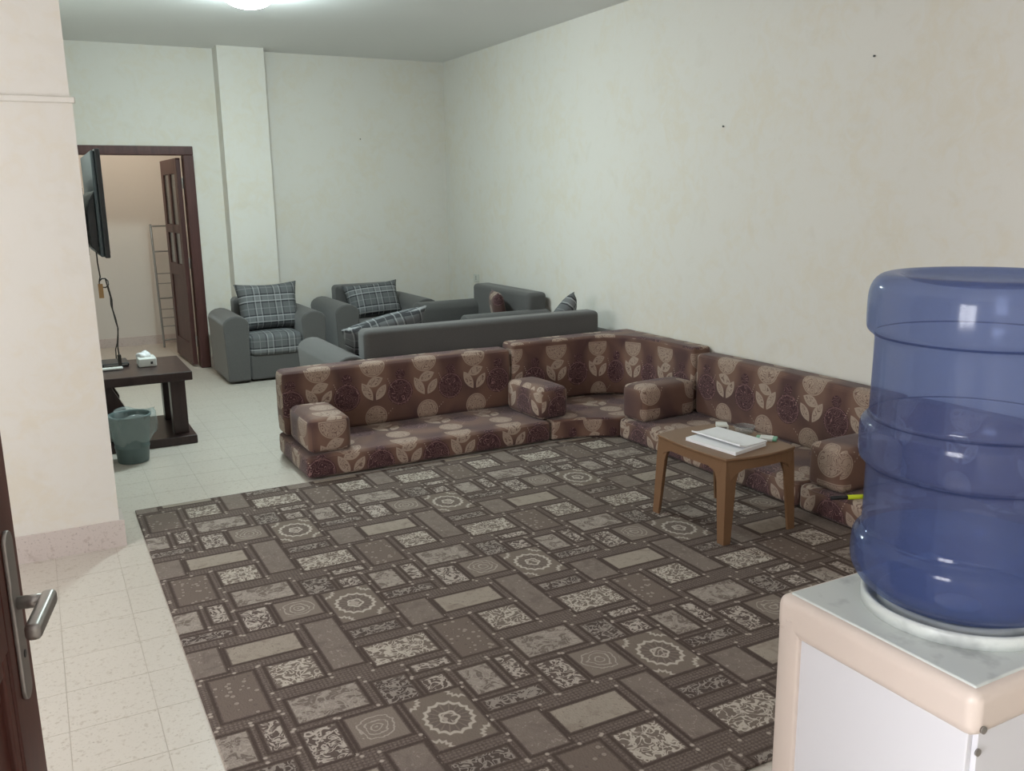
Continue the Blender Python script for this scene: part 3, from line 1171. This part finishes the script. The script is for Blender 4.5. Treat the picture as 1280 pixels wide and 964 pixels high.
# folded metal rack beyond the doorway
rk = thing('drying_rack', 'folded grey metal drying rack leaning in the room beyond', 'rack', (1.25, 10.35, 0))
C_ = M['chrome']


def rp(s, h):          # s across, h up; leans back against the wall
    return (1.165 + s*.31 + h*.0, 10.34 + h*.22, .01 + h*1.33)


for s in (0, 1):
    finish('rack_post', bm_tube([rp(s, 0), rp(s, 1)], .012, 10), C_, rk)
for h in (.06, .17, .24, .31, .40, .52, .60, .78, .985):
    finish('rack_bar', bm_tube([rp(0, h), rp(1, h)], .009 if h in (.06, .40, .78, .985) else .005, 8), C_, rk)

# ------------------------------------------------------------------ brown plastic table
pt = thing('plastic_table', 'caramel brown moulded plastic side table on the carpet', 'table', (2.86, 3.19, ZK))
PB = M['brown_plastic']
xa, xb, ya, yb = 2.652, 3.075, 2.945, 3.455


def bow(n=9, inset=0.0, bowx=.018, bowy=.03):
    p = []
    A = [(xa + inset, ya + inset), (xb - inset, ya + inset), (xb - inset, yb - inset), (xa + inset, yb - inset)]
    N = [(0, -bowy), (bowx, 0), (0, bowy), (-bowx, 0)]
    for i in range(4):
        (x0, y0), (x1, y1) = A[i], A[(i+1) % 4]
        for k in range(n):
            t = k/n
            s = 4*t*(1 - t)
            p.append((x0 + (x1 - x0)*t + N[i][0]*s, y0 + (y1 - y0)*t + N[i][1]*s))
    return p


finish('table_top', bm_prism(bow(), 'Z', .405, .420, r=.005, seg=2), PB, pt)
# aprons with rounded arch, following the bowed edge
for side in range(4):
    P = bow(9, .006)
    seg = [P[(side*9 + k) % 36] for k in range(10)]
    b = bmesh.new()
    top, bot = [], []
    for k, (px, py) in enumerate(seg):
        t = k/9
        e = min(t, 1 - t)
        drop = .045 + .075*max(0, 1 - e/.24)**2
        top.append((px, py))
        bot.append(.407 - drop)
    cx, cy = (xa + xb)/2, (ya + yb)/2
    rows = []
    for (px, py), zb in zip(top, bot):
        dx, dy = cx - px, cy - py
        L = math.hypot(dx, dy)
        ix_, iy_ = px + dx/L*.007, py + dy/L*.007
        rows.append([b.verts.new((px, py, .407)), b.verts.new((px, py, zb)), b.verts.new((ix_, iy_, zb)), b.verts.new((ix_, iy_, .407))])
    for A, B in zip(rows, rows[1:]):
        for k in range(4):
            b.faces.new((A[k], A[(k+1) % 4], B[(k+1) % 4], B[k]))
    b.faces.new(rows[0])
    b.faces.new(rows[-1][::-1])
    finish('apron', b, PB, pt, wn=False, smooth=False)
for sx, sy in ((0, 0), (1, 0), (1, 1), (0, 1)):
    X0, Y0 = (xa, xb)[sx], (ya, yb)[sy]
    dx, dy = (1, -1)[sx], (1, -1)[sy]
    b = bmesh.new()

    def ring(off, wd, z, th=.012):
        x, y = X0 - dx*off, Y0 - dy*off
        L = [(x, y), (x + dx*wd, y), (x + dx*wd, y + dy*th), (x + dx*th, y + dy*th), (x + dx*th, y + dy*wd), (x, y + dy*wd)]
        return [b.verts.new((p[0], p[1], z)) for p in L]
    RG = [ring(.010, .042, ZK), ring(.006, .050, .12), ring(.0, .062, .30), ring(-.003, .085, .37), ring(-.005, .10, .405)]
    for A, B in zip(RG, RG[1:]):
        for k in range(6):
            b.faces.new((A[k], A[(k+1) % 6], B[(k+1) % 6], B[k]))
    b.faces.new(RG[0])
    b.faces.new(RG[-1][::-1])
    finish('leg', b, PB, pt, smooth=False)

ZT = .4205
pp = thing('paper_stack', 'stack of white papers with curled upper sheets on the brown table', 'papers', (2.83, 3.14, ZT))


def quad_slab(name, c, z0, z1, mat, parent, curl=0):
    """thin slab between four corners, one long edge optionally curled upwards."""
    b = bmesh.new()
    n = 10
    lo, hi = [], []
    for i in range(n+1):
        t = i/n
        row_l, row_h = [], []
        for j in (0, 1):
            p = Vector(c[0]).lerp(Vector(c[3]), t) if j == 0 else Vector(c[1]).lerp(Vector(c[2]), t)
            up = curl*max(0, 1 - t/.35)**2
            row_l.append(b.verts.new((p.x, p.y, z0 + up)))
            row_h.append(b.verts.new((p.x, p.y, z1 + up)))
        lo.append(row_l)
        hi.append(row_h)
    for i in range(n):
        b.faces.new((hi[i][0], hi[i+1][0], hi[i+1][1], hi[i][1]))
        b.faces.new((lo[i][0], lo[i][1], lo[i+1][1], lo[i+1][0]))
        for j in (0, 1):
            b.faces.new((lo[i][j], lo[i+1][j], hi[i+1][j], hi[i][j]))
    b.faces.new((lo[0][0], hi[0][0], hi[0][1], lo[0][1]))
    b.faces.new((lo[n][0], lo[n][1], hi[n][1], hi[n][0]))
    return finish(name, b, mat, parent, smooth=False)


C4 = [(2.695, 3.285), (2.722, 2.965), (2.955, 3.015), (2.925, 3.335)]
quad_slab('lower_sheets', C4, ZT, ZT + .016, M['paper'], pp)
C5 = [(2.752, 3.312), (2.772, 2.992), (2.968, 3.022), (2.94, 3.338)]
quad_slab('upper_sheets', C5, ZT + .0165, ZT + .024, M['paper'], pp, .013)

cg = thing('cigarette_pack', 'white cigarette packet lying on the brown table', 'packet', (3.0, 3.375, ZT))
o = box_obj('carton', (-.028, .028, -.043, .043, 0, .022), M['white_plastic'], None, r=.002)
o.parent = cg
o = box_obj('lid_band', (-.0285, .0285, -.0435, -.018, -.0003, .0225), M['socket'], None)
o.parent = cg
o = box_obj('print_patch', (-.02, .02, -.0437, -.0433, .004, .017), M['pack_dark'], None)
o.parent = cg
cg.rotation_euler = (0, 0, math.radians(-35))

at_ = thing('ashtray', 'round clear glass ashtray on the brown table', 'ashtray', (3.03, 3.245, ZT))
finish('bowl', bm_lathe([(0, ZT + .001), (.038, ZT + .001), (.045, ZT + .006), (.052, ZT + .034), (.049, ZT + .036), (.046, ZT + .034), (.039, ZT + .010), (0, ZT + .008)], 3.03, 3.245, 32, cap=False), M['clear'], at_, wn=False)
finish('rim', bm_tube([(3.03 + .0505*math.cos(a*math.pi/16), 3.245 + .0505*math.sin(a*math.pi/16), ZT + .0355) for a in range(32)], .003, 8, closed=True), M['clear'], at_)
gp = thing('green_packet', 'flat green and white packet beside the ashtray', 'packet', (3.04, 3.10, ZT))
o = box_obj('wrapper', (-.05, .05, -.032, .032, 0, .012), M['green'], None, r=.004)
o.parent = gp
o = box_obj('label_band', (-.03, .03, -.0325, .0325, .001, .0128), M['white_plastic'], None)
o.parent = gp
gp.rotation_euler = (0, 0, math.radians(-50))

# ------------------------------------------------------------------ water dispenser and bottle
DXa, DXb, DYa, DYb, DT = .853, 1.163, .535, .825, 1.06
wd_ = thing('water_dispenser', 'white floor-standing water dispenser with a yellowed beige top', 'water dispenser', ((DXa+DXb)/2, (DYa+DYb)/2, 0))
BG = M['beige']
box_obj('side_panel', (DXa + .006, DXa + .016, DYa + .012, DYb - .03, .03, DT - .055), M['cooler'], wd_, r=.002)
box_obj('side_panel', (DXb - .016, DXb - .006, DYa + .012, DYb - .03, .03, DT - .055), M['cooler'], wd_, r=.002)
box_obj('back_panel', (DXa + .016, DXb - .016, DYa + .006, DYa + .014, .03, DT - .055), M['cooler'], wd_, r=.001)
box_obj('plinth', (DXa + .01, DXb - .01, DYa + .01, DYb - .01, 0, .03), BG, wd_, r=.003)
fp = [(DXa, DYb - .032), (DXa - .004, DYb - .015), (DXa + .004, DYb + .008), (DXa + .03, DYb + .022), ((DXa + DXb)/2, DYb + .034), (DXb - .03, DYb + .022), (DXb - .004, DYb + .008), (DXb + .004, DYb - .015), (DXb, DYb - .032)]
finish('front_panel', bm_prism(fp, 'Z', .02, DT - .03, r=.003), BG, wd_)
# top cover with skirt
cov = bm_box(DXa - .002, DXb + .002, DYa, DYb + .012, DT - .058, DT - .0005, r=.016, seg=4)
finish('top_cover', cov, BG, wd_)
finish('top_plate', bm_box(DXa + .012, DXb - .012, DYa + .012, DYb - .002, DT - .008, DT + .0015, r=.003), M['cooler_top'], wd_)
BCX, BCY = 1.020, .682
finish('collar', bm_lathe([(.114, DT + .001), (.119, DT + .002), (.120, DT + .016), (.117, DT + .020), (.112, DT + .018), (.108, DT + .004), (.104, DT + .003)], BCX, BCY, 64, cap=False), M['cooler_top'], wd_, wn=False)
finish('funnel_ring', bm_lathe([(.098, DT + .002), (.099, DT + .014), (.094, DT + .018), (.086, DT + .016), (.075, DT + .008), (.05, DT + .004), (.0, DT + .004)], BCX, BCY, 64, cap=False), M['cooler_top'], wd_, wn=False)
for z in (DT - .045, DT - .075):
    finish('screw', bm_tube([(DXa + .013, DYa + (.0005 if z > DT - .058 else .004), z), (DXa + .013, DYa - .0025 + (0 if z > DT - .058 else .004), z)], .0045, 12), M['metal'], wd_)
for zt in (.80, .80):
    pass
for k, cx in enumerate((.96, 1.06)):
    tp = finish('tap', bm_tube([(cx, DYb + .03, .80), (cx, DYb + .075, .80), (cx, DYb + .08, .765)], .012, 10), M['white_plastic'], wd_)
box_obj('drip_tray', (.90, 1.12, DYb + .02, DYb + .10, .60, .625), BG, wd_, r=.006)

bt = thing('water_bottle', 'large upside-down blue water bottle standing on the white dispenser', 'bottle', (BCX, BCY, DT + .01))
z0 = DT
prof = [(r, z0 + z) for r, z in (
    (.028, .008), (.05, .014), (.09, .020), (.115, .030), (.129, .044), (.136, .060), (.1365, .080), (.135, .094), (.129, .102), (.1255, .108),
    (.1245, .116), (.1245, .188), (.126, .194), (.132, .200), (.135, .208), (.1355, .240), (.133, .250), (.127, .257), (.1250, .264),
    (.1245, .355), (.127, .361), (.1335, .367), (.1355, .376), (.1355, .408), (.132, .424), (.124, .434), (.112, .438), (.098, .437),
    (.088, .430), (.05, .424), (0, .422))]


def smooth_prof(p, k=3):
    out = []
    n = len(p)
    for i in range(n-1):
        p0, p1, p2, p3 = p[max(i-1, 0)], p[i], p[i+1], p[min(i+2, n-1)]
        for q in range(k):
            t = q/k
            out.append(tuple(.5*((2*p1[c]) + (-p0[c]+p2[c])*t + (2*p0[c]-5*p1[c]+4*p2[c]-p3[c])*t*t + (-p0[c]+3*p1[c]-3*p2[c]+p3[c])*t**3) for c in (0, 1)))
    out.append(p[-1])
    return [(max(0, a), b) for a, b in out]


finish('bottle_shell', bm_lathe(smooth_prof(prof), BCX, BCY, 72, cap=False), M['bottle'], bt, wn=False)
wp = [(0, z0 + .012)] + [(r - .006, z + .003) for r, z in prof if z0 + .018 <= z <= z0 + .085] + [(.129, z0 + .090), (0, z0 + .090)]
finish('water', bm_lathe(wp, BCX, BCY, 72, cap=False), M['water'], bt, wn=False)

# ------------------------------------------------------------------ small wall fittings
so = thing('wall_socket', 'small cream wall socket on the bare wall above the sofa', 'socket', (XR, 8.21, .78))
box_obj('plate', (XR - .010, XR, 8.15, 8.27, .735, .815), M['socket'], so, r=.003)
for dz in (-.014, 0, .014):
    box_obj('hole', (XR - .0112, XR - .0098, 8.203, 8.217, .771 + dz, .779 + dz), M['black'], so)
for lab, p, d in (('small nail in the end wall above the armchairs', (3.033, YB, 2.169), (0, -1, 0)),
                  ('lower small nail in the long bare wall', (XR, 4.548, 2.006), (-1, 0, 0)),
                  ('higher small nail in the long bare wall', (XR, 3.404, 2.277), (-1, 0, 0))):
    q = Vector(p) + Vector(d)*.007
    nb = bm_tube([Vector(p) - Vector(d)*.004, q], .003, 8)
    nb = bm_tube([q, q + Vector(d)*.003], .006, 10, bm=nb)
    tag(finish('nail', nb, M['black']), lab, 'nail')
